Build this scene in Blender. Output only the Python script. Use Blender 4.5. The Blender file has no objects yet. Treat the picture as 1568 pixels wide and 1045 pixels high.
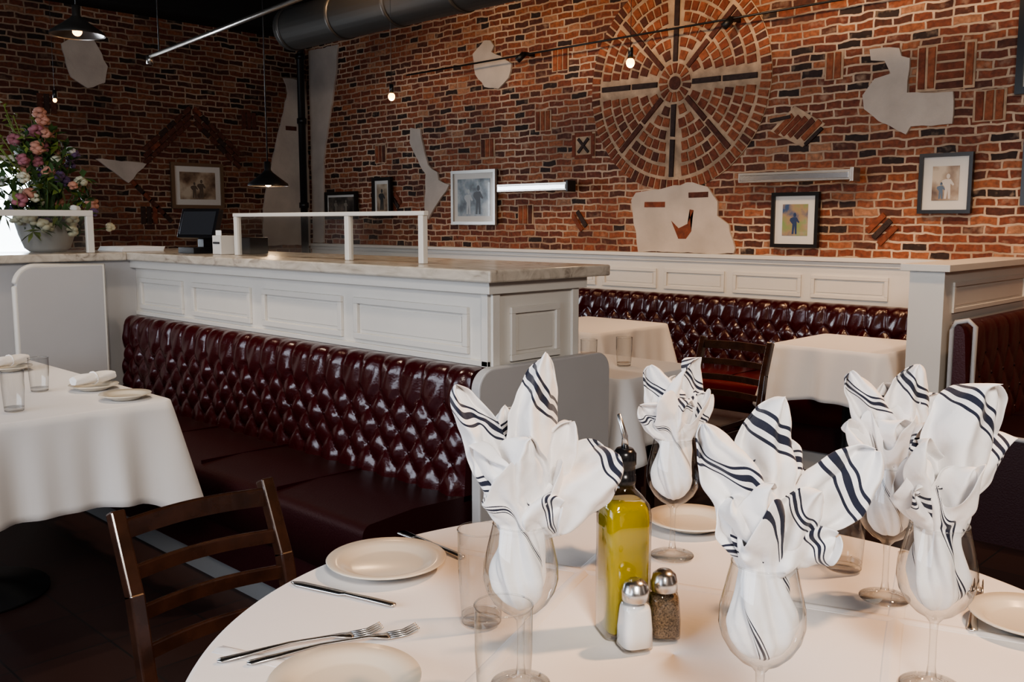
import bpy, math, random
from mathutils import Vector, Matrix, noise
random.seed(7)
pi=math.pi
# ------------------------------------------------------------------ materials
def lin(c): return (c[0],c[1],c[2],1.0)
def newmat(name):
    m=bpy.data.materials.new(name); m.use_nodes=True
    nt=m.node_tree; nt.nodes.clear()
    o=nt.nodes.new('ShaderNodeOutputMaterial')
    return m,nt,o
def pmat(name,col,rough=.5,metal=0,coat=0,noise_s=0,noise_amt=.15,bump=0,bscale=60,spec=.5,trans=0,emit=None,es=0,sheen=0):
    m,nt,o=newmat(name)
    p=nt.nodes.new('ShaderNodeBsdfPrincipled')
    p.inputs['Base Color'].default_value=lin(col)
    p.inputs['Roughness'].default_value=rough
    p.inputs['Metallic'].default_value=metal
    p.inputs['Coat Weight'].default_value=coat
    p.inputs['Coat Roughness'].default_value=.12
    p.inputs['Specular IOR Level'].default_value=spec
    p.inputs['Transmission Weight'].default_value=trans
    if sheen: p.inputs['Sheen Weight'].default_value=sheen
    if emit:
        p.inputs['Emission Color'].default_value=lin(emit); p.inputs['Emission Strength'].default_value=es
    nt.links.new(p.outputs[0],o.inputs[0])
    if noise_s or bump:
        tc=nt.nodes.new('ShaderNodeTexCoord')
    if noise_s:
        n=nt.nodes.new('ShaderNodeTexNoise'); n.inputs['Scale'].default_value=noise_s; n.inputs['Detail'].default_value=5
        nt.links.new(tc.outputs['Object'],n.inputs['Vector'])
        r=nt.nodes.new('ShaderNodeValToRGB')
        r.color_ramp.elements[0].position=.3; r.color_ramp.elements[1].position=.7
        r.color_ramp.elements[0].color=lin([c*(1-noise_amt) for c in col])
        r.color_ramp.elements[1].color=lin([min(1,c*(1+noise_amt)) for c in col])
        nt.links.new(n.outputs['Fac'],r.inputs[0]); nt.links.new(r.outputs[0],p.inputs['Base Color'])
    if bump:
        n2=nt.nodes.new('ShaderNodeTexNoise'); n2.inputs['Scale'].default_value=bscale; n2.inputs['Detail'].default_value=4
        nt.links.new(tc.outputs['Object'],n2.inputs['Vector'])
        b=nt.nodes.new('ShaderNodeBump'); b.inputs['Strength'].default_value=bump; b.inputs['Distance'].default_value=.01
        nt.links.new(n2.outputs['Fac'],b.inputs['Height']); nt.links.new(b.outputs[0],p.inputs['Normal'])
    return m
def glassmat(name,tint=(1,1,1),edge=(.45,.46,.46),refl=.75,base=.05,rough=.02,pw_=2.6):
    # thin-walled glass: clear face-on, darker and more reflective at grazing angles
    m,nt,o=newmat(name)
    lw=nt.nodes.new('ShaderNodeLayerWeight'); lw.inputs['Blend'].default_value=.5
    pw=nt.nodes.new('ShaderNodeMath'); pw.operation='POWER'; pw.inputs[1].default_value=pw_
    mc=nt.nodes.new('ShaderNodeMix'); mc.data_type='RGBA'; mc.inputs[6].default_value=lin(tint); mc.inputs[7].default_value=lin(edge)
    t=nt.nodes.new('ShaderNodeBsdfTransparent')
    g=nt.nodes.new('ShaderNodeBsdfGlossy'); g.inputs['Roughness'].default_value=rough
    mu=nt.nodes.new('ShaderNodeMath'); mu.operation='MULTIPLY_ADD'; mu.inputs[1].default_value=refl; mu.inputs[2].default_value=base
    mx=nt.nodes.new('ShaderNodeMixShader')
    nt.links.new(lw.outputs['Facing'],pw.inputs[0]); nt.links.new(pw.outputs[0],mu.inputs[0]); nt.links.new(mu.outputs[0],mx.inputs[0])
    nt.links.new(pw.outputs[0],mc.inputs[0]); nt.links.new(mc.outputs[2],t.inputs[0])
    nt.links.new(t.outputs[0],mx.inputs[1]); nt.links.new(g.outputs[0],mx.inputs[2]); nt.links.new(mx.outputs[0],o.inputs[0])
    return m
def brickmat(name,axis,dim=1.0):  # last argument scales the colours to paint in dim light
    m,nt,o=newmat(name); N=nt.nodes.new; Lk=nt.links.new
    tc=N('ShaderNodeTexCoord'); sp=N('ShaderNodeSeparateXYZ'); cb=N('ShaderNodeCombineXYZ')
    Lk(tc.outputs['Object'],sp.inputs[0]); Lk(sp.outputs[axis],cb.inputs[0]); Lk(sp.outputs[2],cb.inputs[1])
    nz=N('ShaderNodeTexNoise'); nz.inputs['Scale'].default_value=9; nz.inputs['Detail'].default_value=3
    Lk(cb.outputs[0],nz.inputs['Vector'])
    sub=N('ShaderNodeVectorMath'); sub.operation='SUBTRACT'; sub.inputs[1].default_value=(.5,.5,.5)
    Lk(nz.outputs['Color'],sub.inputs[0])
    sc=N('ShaderNodeVectorMath'); sc.operation='SCALE'; sc.inputs['Scale'].default_value=.034; Lk(sub.outputs[0],sc.inputs[0])
    ad=N('ShaderNodeVectorMath'); ad.operation='ADD'; Lk(cb.outputs[0],ad.inputs[0]); Lk(sc.outputs[0],ad.inputs[1])
    bt=N('ShaderNodeTexBrick'); bt.inputs['Scale'].default_value=1; bt.inputs['Mortar Size'].default_value=.0070
    bt.inputs['Mortar Smooth'].default_value=.3; bt.inputs['Brick Width'].default_value=.145; bt.inputs['Row Height'].default_value=.048
    bt.inputs['Color1'].default_value=(0,0,0,1); bt.inputs['Color2'].default_value=(1,1,1,1); bt.inputs['Mortar'].default_value=(.5,.5,.5,1)
    bt.offset=.47; bt.squash=.75; bt.squash_frequency=3
    Lk(ad.outputs[0],bt.inputs['Vector'])
    r=N('ShaderNodeValToRGB'); e=r.color_ramp; e.interpolation='CONSTANT'
    cols=[(0,(.032,.016,.012)),(.10,(.095,.030,.017)),(.27,(.19,.053,.025)),(.47,(.25,.076,.033)),(.62,(.15,.040,.021)),(.75,(.30,.104,.046)),(.88,(.21,.060,.028)),(.96,(.35,.165,.09))]
    e.elements[0].position=0; e.elements[0].color=lin(cols[0][1]); e.elements[1].position=cols[1][0]; e.elements[1].color=lin(cols[1][1])
    for p_,c in cols[2:]:
        q=e.elements.new(p_); q.color=lin(c)
    Lk(bt.outputs['Color'],r.inputs[0])
    n2=N('ShaderNodeTexNoise'); n2.inputs['Scale'].default_value=40; n2.inputs['Detail'].default_value=6; Lk(cb.outputs[0],n2.inputs['Vector'])
    mp=N('ShaderNodeMapRange'); mp.inputs['From Min'].default_value=.3; mp.inputs['From Max'].default_value=.7; mp.inputs['To Min'].default_value=.6*dim; mp.inputs['To Max'].default_value=1.3*dim
    Lk(n2.outputs['Fac'],mp.inputs[0])
    mul=N('ShaderNodeVectorMath'); mul.operation='SCALE'; Lk(r.outputs[0],mul.inputs[0]); Lk(mp.outputs[0],mul.inputs['Scale'])
    mort=N('ShaderNodeValToRGB'); mort.color_ramp.elements[0].position=.3; mort.color_ramp.elements[1].position=.7
    mort.color_ramp.elements[0].color=lin([c*dim for c in (.26,.165,.11)]); mort.color_ramp.elements[1].color=lin([c*dim for c in (.62,.46,.33)])
    n3=N('ShaderNodeTexNoise'); n3.inputs['Scale'].default_value=2.2; n3.inputs['Detail'].default_value=6; Lk(cb.outputs[0],n3.inputs['Vector']); Lk(n3.outputs['Fac'],mort.inputs[0])
    n4=N('ShaderNodeTexNoise'); n4.inputs['Scale'].default_value=14; n4.inputs['Detail'].default_value=8; Lk(cb.outputs[0],n4.inputs['Vector'])
    sm=N('ShaderNodeMapRange'); sm.inputs['From Min'].default_value=.57; sm.inputs['From Max'].default_value=.74; sm.inputs['To Max'].default_value=.5; Lk(n4.outputs['Fac'],sm.inputs[0])
    mxm=N('ShaderNodeMath'); mxm.operation='MAXIMUM'; Lk(bt.outputs['Fac'],mxm.inputs[0]); Lk(sm.outputs[0],mxm.inputs[1])
    mix=N('ShaderNodeMix'); mix.data_type='RGBA'; Lk(mxm.outputs[0],mix.inputs[0]); Lk(mul.outputs[0],mix.inputs[6]); Lk(mort.outputs[0],mix.inputs[7])
    p=N('ShaderNodeBsdfPrincipled'); p.inputs['Roughness'].default_value=.75; Lk(mix.outputs[2],p.inputs['Base Color'])
    h=N('ShaderNodeMath'); h.operation='MULTIPLY_ADD'; h.inputs[1].default_value=-1; Lk(bt.outputs['Fac'],h.inputs[0])
    h2=N('ShaderNodeMath'); h2.operation='MULTIPLY'; h2.inputs[1].default_value=.5; Lk(n2.outputs['Fac'],h2.inputs[0]); Lk(h2.outputs[0],h.inputs[2])
    b=N('ShaderNodeBump'); b.inputs['Strength'].default_value=.6; b.inputs['Distance'].default_value=.008; Lk(h.outputs[0],b.inputs['Height']); Lk(b.outputs[0],p.inputs['Normal'])
    Lk(p.outputs[0],o.inputs[0]); return m
def napkinmat():
    m,nt,o=newmat('napkin_linen'); N=nt.nodes.new; Lk=nt.links.new
    uv=N('ShaderNodeUVMap'); uv.uv_map='UVMap'; sp=N('ShaderNodeSeparateXYZ'); Lk(uv.outputs[0],sp.inputs[0])
    r=N('ShaderNodeValToRGB'); e=r.color_ramp; e.interpolation='CONSTANT'
    W=(.87,.85,.84,1); S=(.010,.013,.032,1)
    e.elements[0].position=0; e.elements[0].color=W; e.elements[1].position=.598; e.elements[1].color=S
    for p_,c in [(.614,W),(.643,S),(.678,W),(.707,S),(.723,W)]:
        q=e.elements.new(p_); q.color=c
    Lk(sp.outputs[0],r.inputs[0])
    p=N('ShaderNodeBsdfPrincipled'); p.inputs['Roughness'].default_value=.85; p.inputs['Sheen Weight'].default_value=.2
    Lk(r.outputs[0],p.inputs['Base Color'])
    tc=N('ShaderNodeTexCoord'); n=N('ShaderNodeTexNoise'); n.inputs['Scale'].default_value=38; n.inputs['Detail'].default_value=3; Lk(tc.outputs['Object'],n.inputs['Vector'])
    b=N('ShaderNodeBump'); b.inputs['Strength'].default_value=.3; b.inputs['Distance'].default_value=.008; Lk(n.outputs['Fac'],b.inputs['Height']); Lk(b.outputs[0],p.inputs['Normal'])
    Lk(p.outputs[0],o.inputs[0]); return m
def artmat(name,c1,c2,c3,scale=7):
    m,nt,o=newmat(name); N=nt.nodes.new; Lk=nt.links.new
    tc=N('ShaderNodeTexCoord'); n=N('ShaderNodeTexNoise'); n.inputs['Scale'].default_value=scale; n.inputs['Detail'].default_value=4; Lk(tc.outputs['Object'],n.inputs['Vector'])
    r=N('ShaderNodeValToRGB'); e=r.color_ramp; e.elements[0].position=.35; e.elements[0].color=lin(c1); e.elements[1].position=.65; e.elements[1].color=lin(c3); q=e.elements.new(.5); q.color=lin(c2)
    Lk(n.outputs['Fac'],r.inputs[0]); p=N('ShaderNodeBsdfPrincipled'); p.inputs['Roughness'].default_value=.3; p.inputs['Coat Weight'].default_value=.6; Lk(r.outputs[0],p.inputs['Base Color']); Lk(p.outputs[0],o.inputs[0]); return m
def floormat():
    m,nt,o=newmat('floor_tile'); N=nt.nodes.new; Lk=nt.links.new
    tc=N('ShaderNodeTexCoord'); bt=N('ShaderNodeTexBrick'); bt.offset=0; bt.inputs['Scale'].default_value=1; bt.inputs['Brick Width'].default_value=.3; bt.inputs['Row Height'].default_value=.3; bt.inputs['Mortar Size'].default_value=.004
    bt.inputs['Color1'].default_value=(.024,.010,.009,1); bt.inputs['Color2'].default_value=(.036,.015,.012,1); bt.inputs['Mortar'].default_value=(.012,.01,.01,1)
    Lk(tc.outputs['Object'],bt.inputs['Vector']); p=N('ShaderNodeBsdfPrincipled'); p.inputs['Roughness'].default_value=.45; Lk(bt.outputs['Color'],p.inputs['Base Color']); Lk(p.outputs[0],o.inputs[0]); return m
def granitemat():
    m,nt,o=newmat('granite_counter'); N=nt.nodes.new; Lk=nt.links.new
    tc=N('ShaderNodeTexCoord'); mp=N('ShaderNodeMapping'); mp.inputs['Scale'].default_value=(3,1,3); Lk(tc.outputs['Object'],mp.inputs[0])
    n=N('ShaderNodeTexNoise'); n.inputs['Scale'].default_value=6; n.inputs['Detail'].default_value=9; n.inputs['Distortion'].default_value=1.5; Lk(mp.outputs[0],n.inputs['Vector'])
    r=N('ShaderNodeValToRGB'); e=r.color_ramp; e.elements[0].position=.28; e.elements[0].color=(.27,.23,.19,1); e.elements[1].position=.62; e.elements[1].color=(.60,.54,.46,1); q=e.elements.new(.42); q.color=(.48,.42,.35,1)
    Lk(n.outputs['Fac'],r.inputs[0]); p=N('ShaderNodeBsdfPrincipled'); p.inputs['Roughness'].default_value=.22; Lk(r.outputs[0],p.inputs['Base Color']); Lk(p.outputs[0],o.inputs[0]); return m

M_brickR=brickmat('brick_wall_side',1); M_brickB=brickmat('brick_wall_end_dimmed',0,.62)  # end wall uses a darkened copy, its dim light put into the colour
M_mortar=pmat('mortar',(.44,.31,.21),.9,noise_s=12,noise_amt=.3,bump=.4)
M_bo=pmat('brick_orange',(.27,.084,.038),.8,noise_s=30,noise_amt=.35,bump=.5,bscale=80)
M_br=pmat('brick_red',(.19,.052,.025),.8,noise_s=30,noise_amt=.35,bump=.5,bscale=80)
M_bd=pmat('brick_brown',(.10,.032,.019),.8,noise_s=30,noise_amt=.35,bump=.5,bscale=80)
M_bk=pmat('brick_black',(.040,.020,.015),.7,noise_s=30,noise_amt=.35,bump=.5,bscale=80)
M_plaster=pmat('old_plaster',(.50,.43,.37),.9,noise_s=5,noise_amt=.12,bump=.3,bscale=25)
M_paint=pmat('white_paint',(.68,.65,.60),.4,noise_s=3,noise_amt=.03)
M_paintg=pmat('grey_paint',(.50,.49,.49),.45,noise_s=3,noise_amt=.03)
M_kick=pmat('kick_plate',(.22,.22,.22),.5)
M_leather=pmat('burgundy_leather',(.040,.0032,.0050),.23,coat=.4,bump=.12,bscale=140)
M_leather_shaded=pmat('burgundy_leather_shaded',(.026,.0024,.0036),.45,coat=0,bump=.12,bscale=140)  # seat copy of the leather, low shade put into its darker colour
M_leather3=pmat('red_leather',(.10,.004,.006),.28,coat=.3,bump=.12,bscale=140)
M_leather4=pmat('dark_red_leather',(.05,.0030,.0045),.42,coat=.05,bump=.12,bscale=140)
M_button=pmat('leather_button',(.03,.003,.005),.3)
M_granite=granitemat()
M_cloth=pmat('tablecloth_linen',(.75,.72,.70),.85,bump=.15,bscale=14,sheen=.2)
M_napkin=napkinmat()
M_wood=pmat('dark_wood',(.040,.016,.009),.26,coat=.4,noise_s=18,noise_amt=.4)
M_black=pmat('black_metal',(.012,.012,.013),.4)
M_blackp=pmat('black_plastic',(.01,.01,.012),.25)
M_steel=pmat('steel',(.7,.7,.7),.25,metal=1)
M_brush=pmat('brushed_metal',(.50,.47,.43),.35,metal=1)
M_duct=pmat('galvanised_duct',(.085,.078,.07),.45,metal=.6)
M_glass=glassmat('clear_glass',(.975,.98,.98))
M_pane=glassmat('pane_glass',(.86,.88,.87),(.5,.5,.5),.4,.16,.12)
M_plate=pmat('cream_china',(.66,.60,.50),.2,coat=.4)
M_pot=pmat('stone_planter',(.46,.45,.44),.6)
M_oil=pmat('olive_oil',(.52,.43,.012),.08,trans=.5,spec=.5)
M_salt=pmat('salt',(.85,.85,.85),.9)
M_pepper=pmat('ground_pepper',(.20,.15,.10),.95,noise_s=400,noise_amt=.8)
M_ceil=pmat('dark_ceiling',(.008,.0075,.0075),.85,noise_s=4)
M_dark=pmat('dark_wall_paint',(.16,.13,.11),.8,noise_s=2)
M_floor=floormat()
M_bulb=pmat('bulb_glow',(1,.8,.5),.3,emit=(1,.52,.14),es=8)
M_bulb2=pmat('lamp_glow',(1,.8,.5),.3,emit=(1,.5,.16),es=9)
M_matw=pmat('picture_mat',(.62,.60,.56),.8,coat=.5)
M_silver=pmat('silver_frame',(.42,.40,.37),.35,metal=.6)
M_blackf=pmat('black_frame',(.015,.013,.012),.3)
M_brownf=pmat('brown_frame',(.16,.10,.06),.4)
M_sky=pmat('frosted_window',(.9,.95,1),.5,emit=(.85,.93,1),es=7)
# ------------------------------------------------------------------ mesh builder
class MB:
    def __init__(s): s.v=[];s.f=[];s.mi=[];s.sm=[];s.mats=[];s.uv={}
    def mid(s,m):
        if m not in s.mats: s.mats.append(m)
        return s.mats.index(m)
    def add(s,vs,fs,mat,smooth=False,M=None,uv=None):
        o=len(s.v)
        for i,p in enumerate(vs):
            p=Vector(p)
            if M is not None: p=M@p
            s.v.append(p)
            if uv: s.uv[o+i]=uv[i]
        k=s.mid(mat)
        for f in fs: s.f.append([o+i for i in f]); s.mi.append(k); s.sm.append(smooth)
    def box(s,x0,x1,y0,y1,z0,z1,mat,M=None):
        if x0>x1:x0,x1=x1,x0
        if y0>y1:y0,y1=y1,y0
        if z0>z1:z0,z1=z1,z0
        vs=[(x0,y0,z0),(x1,y0,z0),(x1,y1,z0),(x0,y1,z0),(x0,y0,z1),(x1,y0,z1),(x1,y1,z1),(x0,y1,z1)]
        s.add(vs,[(0,3,2,1),(4,5,6,7),(0,1,5,4),(1,2,6,5),(2,3,7,6),(3,0,4,7)],mat,False,M)
    def lathe(s,prof,mat,n=40,M=None,smooth=True,fn=None):
        vs=[];fs=[]
        for (r,z) in prof:
            for i in range(n):
                t=2*pi*i/n; rr=r if fn is None else r*fn(t,z)
                vs.append((rr*math.cos(t),rr*math.sin(t),z))
        for j in range(len(prof)-1):
            for i in range(n):
                a=j*n+i;b=j*n+(i+1)%n; fs.append((a,b,b+n,a+n))
        s.add(vs,fs,mat,smooth,M)
    def tube(s,pts,r,mat,n=10,smooth=True):
        pts=[Vector(p) for p in pts]; vs=[];fs=[]
        up=Vector((0,0,1))
        for k,p in enumerate(pts):
            t=(pts[min(k+1,len(pts)-1)]-pts[max(k-1,0)]).normalized()
            a=t.cross(up)
            if a.length<.05: a=t.cross(Vector((1,0,0)))
            a.normalize(); b=a.cross(t).normalized()
            rr=r[k] if isinstance(r,(list,tuple)) else r
            for i in range(n):
                an=2*pi*i/n; vs.append(p+a*math.cos(an)*rr+b*math.sin(an)*rr)
        for j in range(len(pts)-1):
            for i in range(n):
                q=j*n+i;w=j*n+(i+1)%n; fs.append((q,w,w+n,q+n))
        fs.append(tuple(reversed(range(n)))); fs.append(tuple(range((len(pts)-1)*n,len(pts)*n)))
        s.add(vs,fs,mat,smooth)
    def sphere(s,c,r,mat,n=12,sc=(1,1,1),M=None):
        m=max(4,n//2)
        vs=[];fs=[]
        for j in range(m+1):
            ph=pi*j/m
            for i in range(n):
                t=2*pi*i/n; vs.append((c[0]+r*sc[0]*math.sin(ph)*math.cos(t),c[1]+r*sc[1]*math.sin(ph)*math.sin(t),c[2]-r*sc[2]*math.cos(ph)))
        for j in range(m):
            for i in range(n):
                a=j*n+i;b=j*n+(i+1)%n; fs.append((a,b,b+n,a+n))
        s.add(vs,fs,mat,True,M)
    def grid(s,nu,nv,fn,mat,smooth=True,M=None,uvf=None,closed=False):
        vs=[];fs=[];uv=[]
        for j in range(nv+1):
            for i in range(nu+(0 if closed else 1)):
                vs.append(fn(i/nu,j/nv))
                if uvf: uv.append(uvf(i/nu,j/nv))
        w=nu if closed else nu+1
        for j in range(nv):
            for i in range(nu):
                a=j*w+i;b=j*w+(i+1)%w; fs.append((a,b,b+w,a+w))
        s.add(vs,fs,mat,smooth,M,uv if uvf else None)
    def prism(s,poly,axis,c0,c1,mat):
        n=len(poly)
        mk=(lambda c,p:(c,p[0],p[1])) if axis=='x' else (lambda c,p:(p[0],c,p[1]))
        vs=[mk(c0,p) for p in poly]+[mk(c1,p) for p in poly]
        fs=[tuple(range(n)),tuple(range(2*n-1,n-1,-1))]+[(i,(i+1)%n,(i+1)%n+n,i+n) for i in range(n)]
        s.add(vs,fs,mat)
    def done(s,name,bevel=0,solid=0,subsurf=0,seg=2,fix=True):
        me=bpy.data.meshes.new(name); me.from_pydata(s.v,[],s.f)
        for m in s.mats: me.materials.append(m)
        for i,p in enumerate(me.polygons): p.material_index=s.mi[i]; p.use_smooth=s.sm[i]
        if s.uv:
            l=me.uv_layers.new(name='UVMap')
            for lp in me.loops: l.data[lp.index].uv=s.uv.get(lp.vertex_index,(0,0))
        me.update()
        if fix:
            import bmesh
            bm=bmesh.new(); bm.from_mesh(me); bmesh.ops.recalc_face_normals(bm,faces=bm.faces); bm.to_mesh(me); bm.free()
        ob=bpy.data.objects.new(name,me); bpy.context.scene.collection.objects.link(ob)
        if solid:
            md=ob.modifiers.new('s','SOLIDIFY'); md.thickness=solid; md.offset=0
        if subsurf:
            md=ob.modifiers.new('ss','SUBSURF'); md.levels=subsurf; md.render_levels=subsurf
        if bevel:
            md=ob.modifiers.new('b','BEVEL'); md.width=bevel; md.segments=seg; md.limit_method='ANGLE'; md.angle_limit=math.radians(50)
        return ob
def frameM(o,x,y,z=(0,0,1)):
    return Matrix(((x[0],y[0],z[0],o[0]),(x[1],y[1],z[1],o[1]),(x[2],y[2],z[2],o[2]),(0,0,0,1)))
def TR(x,y,z,rz=0): return Matrix.Translation((x,y,z))@Matrix.Rotation(rz,4,'Z')
# ------------------------------------------------------------------ room
WX=5.4; WY=8.05; X0=-2.4; Y0=-2.2; CH=3.6
E=.0008
b=MB(); b.box(X0-.15,WX+.15,Y0-.15,WY+.15,-.1,0,M_floor); b.done('floor')
b=MB(); b.box(X0-.15,WX+.15,Y0-.15,WY+.15,CH,CH+.1,M_ceil)
for i in range(9): b.box(X0,WX,-1.6+i*1.15,-1.5+i*1.15,CH-.16,CH,M_ceil)
b.done('ceiling')
b=MB(); b.box(WX,WX+.15,Y0,WY,0,CH,M_brickR); b.done('wall_right')
wx0,wx1,wz0,wz1=.6,2.87,1.06,1.88
b=MB()
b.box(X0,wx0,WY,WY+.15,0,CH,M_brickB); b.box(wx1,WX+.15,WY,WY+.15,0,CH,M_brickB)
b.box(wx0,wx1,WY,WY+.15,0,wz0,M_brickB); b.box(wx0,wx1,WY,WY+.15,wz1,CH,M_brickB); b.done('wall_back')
b=MB(); t=.05
b.box(wx0,wx1,WY+.03,WY+.09,wz0,wz0+t,M_paint); b.box(wx0,wx1,WY+.03,WY+.09,wz1-t,wz1,M_paint)
for xx in (wx0,(wx0+wx1)/2-.025,wx1-t): b.box(xx,xx+t,WY+.03,WY+.09,wz0+t,wz1-t,M_paint)
b.box(wx0,wx1,WY+.1,WY+.11,wz0,wz1,M_sky)
b.done('window_1')
vy0,vy1,vz0,vz1=.2,4.4,.9,2.6
b=MB(); b.box(X0-.15,X0,Y0,vy0,0,CH,M_dark); b.box(X0-.15,X0,vy1,WY+.15,0,CH,M_dark); b.box(X0-.15,X0,vy0,vy1,0,vz0,M_dark); b.box(X0-.15,X0,vy0,vy1,vz1,CH,M_dark); b.done('wall_left')
b=MB()
for yy in (vy0,vy0+1.03,vy0+2.08,vy0+3.12,vy1-.05): b.box(X0-.1,X0-.04,yy,yy+.05,vz0,vz1,M_paint)
b.box(X0-.1,X0-.04,vy0,vy1,vz0,vz0+.05,M_paint); b.box(X0-.1,X0-.04,vy0,vy1,vz1-.05,vz1,M_paint); b.done('window_2')
b=MB(); b.box(X0,WX+.15,Y0-.15,Y0,0,CH,M_dark); b.done('wall_front')
b=MB(); b.box(X0,WX-E,WY-.35,WY-E,3.10,CH-.17,M_ceil); b.done('ceiling_soffit')
# ------------------------------------------------------------------ brick decorations
ZS=lambda z: z-.045*max(0,z-1.14)
bm_=[M_bo,M_br,M_bo,M_br,M_bd,M_bo]
def rb(bb,cy,cz,ln,wd,ang,mat,x0=WX-.013,x1=WX-E):
    c,s_=math.cos(ang),math.sin(ang)
    pts=[]
    for a,d in ((-ln/2,-wd/2),(ln/2,-wd/2),(ln/2,wd/2),(-ln/2,wd/2)):
        pts.append((cy+a*c-d*s_+random.uniform(-.002,.002),cz+a*s_+d*c+random.uniform(-.002,.002)))
    bb.prism(pts,'x',x1,x0,mat)
def sector(bb,cy,cz,r0,r1,t0,t1,mat,x0=WX-.016,x1=WX-E,n=2):
    pts=[(cy+r0*math.cos(t0+(t1-t0)*i/n),cz+r0*math.sin(t0+(t1-t0)*i/n)) for i in range(n+1)]+[(cy+r1*math.cos(t1-(t1-t0)*i/n),cz+r1*math.sin(t1-(t1-t0)*i/n)) for i in range(n+1)]
    bb.prism(pts,'x',x1,x0,mat)
b=MB(); cy,cz=3.73,2.28
b.prism([(cy+.712*math.cos(2*pi*i/72),cz+.712*math.sin(2*pi*i/72)) for i in range(72)],'x',WX-E,WX-.008,M_mortar)
def ring(r0,r1,n,gap=.010,skip=False):
    for i in range(n):
        t0=2*pi*i/n; t1=2*pi*(i+1)/n; rm=(r0+r1)/2; g=gap/2/rm
        if skip:
            tm=(t0+t1)/2; ph=(tm+pi/8)%(pi/4)-pi/8
            if abs(ph)*rm<.034: continue
        j=random.uniform(-.004,.004)
        sector(b,cy,cz,r0+j,r1+j,t0+g,t1-g,random.choice(bm_))
ring(.640,.708,84,.014)
for r0,r1,n in ((.548,.612,60,),(.470,.528,52),(.392,.450,44),(.314,.372,36),(.236,.294,26),(.158,.216,18)): ring(r0,r1,n,.014,True)
for i in range(8):
    a=i*pi/4+.02
    for r0,r1 in ((.14,.35),(.37,.615)):
        rm=(r0+r1)/2; rb(b,cy+rm*math.cos(a),cz+rm*math.sin(a),r1-r0,.034,a,M_bd if i%2 else M_bk,WX-.020)
ring(.062,.125,14,.014); sector(b,cy,cz,.001,.044,0,2*pi,M_bd,n=18)
b.done('brick_wheel_relief',bevel=.002,seg=1)
b=MB()
b.prism([(4.41,1.82),(4.63,1.82),(4.63,2.01),(4.41,2.01)],'x',WX-E,WX-.006,M_mortar)
for (y,z,l,a) in ((4.52,1.835,.16,0),(4.52,1.995,.16,0),(4.43,1.915,.16,pi/2),(4.61,1.915,.16,pi/2)): rb(b,y,z,l,.03,a,M_br)
for a in (.8,-.8): rb(b,4.52,1.915,.14,.022,a,M_bk,WX-.015 if a>0 else WX-.017)
b.prism([(3.02,1.92),(2.86,2.06),(2.66,1.94),(2.80,1.81)],'x',WX-E,WX-.006,M_mortar)
for k in range(5): rb(b,2.925-.045*k,1.955-.012*k,.15,.034,-.75,random.choice([M_bo,M_br,M_bd]))
rb(b,2.95,1.99,.14,.022,.72+pi/2+.75,M_bk,WX-.017); rb(b,2.73,1.87,.14,.022,-.72,M_bk,WX-.017)
b.prism([(1.83,2.07),(2.14,2.07),(2.14,2.32),(1.83,2.32)],'x',WX-E,WX-.006,M_mortar)
for k,h in enumerate((.10,.05,.0)):
    rb(b,1.96,2.195+h,.14,.036,0,random.choice(bm_))
    if h: rb(b,1.96,2.195-h,.14,.036,0,random.choice(bm_))
for k in range(2): rb(b,2.06+.05*k,2.195,.22,.036,pi/2,random.choice(bm_))
rb(b,1.86,2.195,.22,.036,pi/2,M_bo)
for (y,z,n,l) in ((1.75,1.97,3,.15),(4.92,2.12,3,.14),(5.52,1.95,3,.14),(2.62,2.27,2,.15),(4.75,2.55,3,.15),(6.9,1.97,3,.15),(5.1,1.42,3,.14),(1.55,2.3,3,.16)):
    w=.050*n; b.prism([(y-w/2-.008,z-l/2-.008),(y+w/2+.008,z-l/2-.008),(y+w/2+.008,z+l/2+.008),(y-w/2-.008,z+l/2+.008)],'x',WX-E,WX-.006,M_mortar)
    for k in range(n): rb(b,y-w/2+.050*(k+.5),z,l,.038,pi/2,random.choice(bm_))
for (y,z,a,n) in ((2.29,1.32,-.8,3),(4.55,1.37,.9,2),(6.7,1.54,.8,3)):
    for k in range(n):
        o_=(k-(n-1)/2)*.05; rb(b,y-o_*math.sin(a),z+o_*math.cos(a),.14,.034,a,M_bk if k==n//2 else M_br)
b.done('brick_relief_pattern',bevel=.002,seg=1)
b=MB()
def rby(bb,cx,cz_,ln,wd,ang,mat,y0=WY-.014,y1=WY-E):
    c,s_=math.cos(ang),math.sin(ang)
    bb.prism([(cx+a*c-d*s_,cz_+a*s_+d*c) for a,d in ((-ln/2,-wd/2),(ln/2,-wd/2),(ln/2,wd/2),(-ln/2,wd/2))],'y',y1,y0,mat)
bd_=[M_br,M_bd,M_bd,M_bd,M_bk]
for k in range(6):
    for off in (0,.06,.12):
        rby(b,4.2-.06-.075*k,2.22-.066*k+off,.085,.04,.72,random.choice(bd_)); rby(b,4.2+.04+.075*k,2.22-.066*k+off,.085,.04,-.72,random.choice(bd_))
for k in range(6): rby(b,3.62+.06*k,1.70-.06*k,.1,.036,-.78,random.choice(bd_))
for x_ in (3.7,2.9,4.7):
    for k in range(3): rby(b,x_+.053*k,1.42 if x_==3.7 else 2.3,.15,.04,pi/2,random.choice(bd_))
b.done('brick_gable_pattern',bevel=.002,seg=1)
def patch(poly):
    out=[]
    n=len(poly)
    for i in range(n):
        p=poly[i];q=poly[(i+1)%n]; L=math.hypot(q[0]-p[0],q[1]-p[1]); m=max(1,int(L/.05))
        for k in range(m):
            t=k/m; j=.006
            out.append((p[0]+(q[0]-p[0])*t+random.uniform(-j,j),ZS(p[1]+(q[1]-p[1])*t+random.uniform(-j,j))))
    return out
b=MB()
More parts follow.
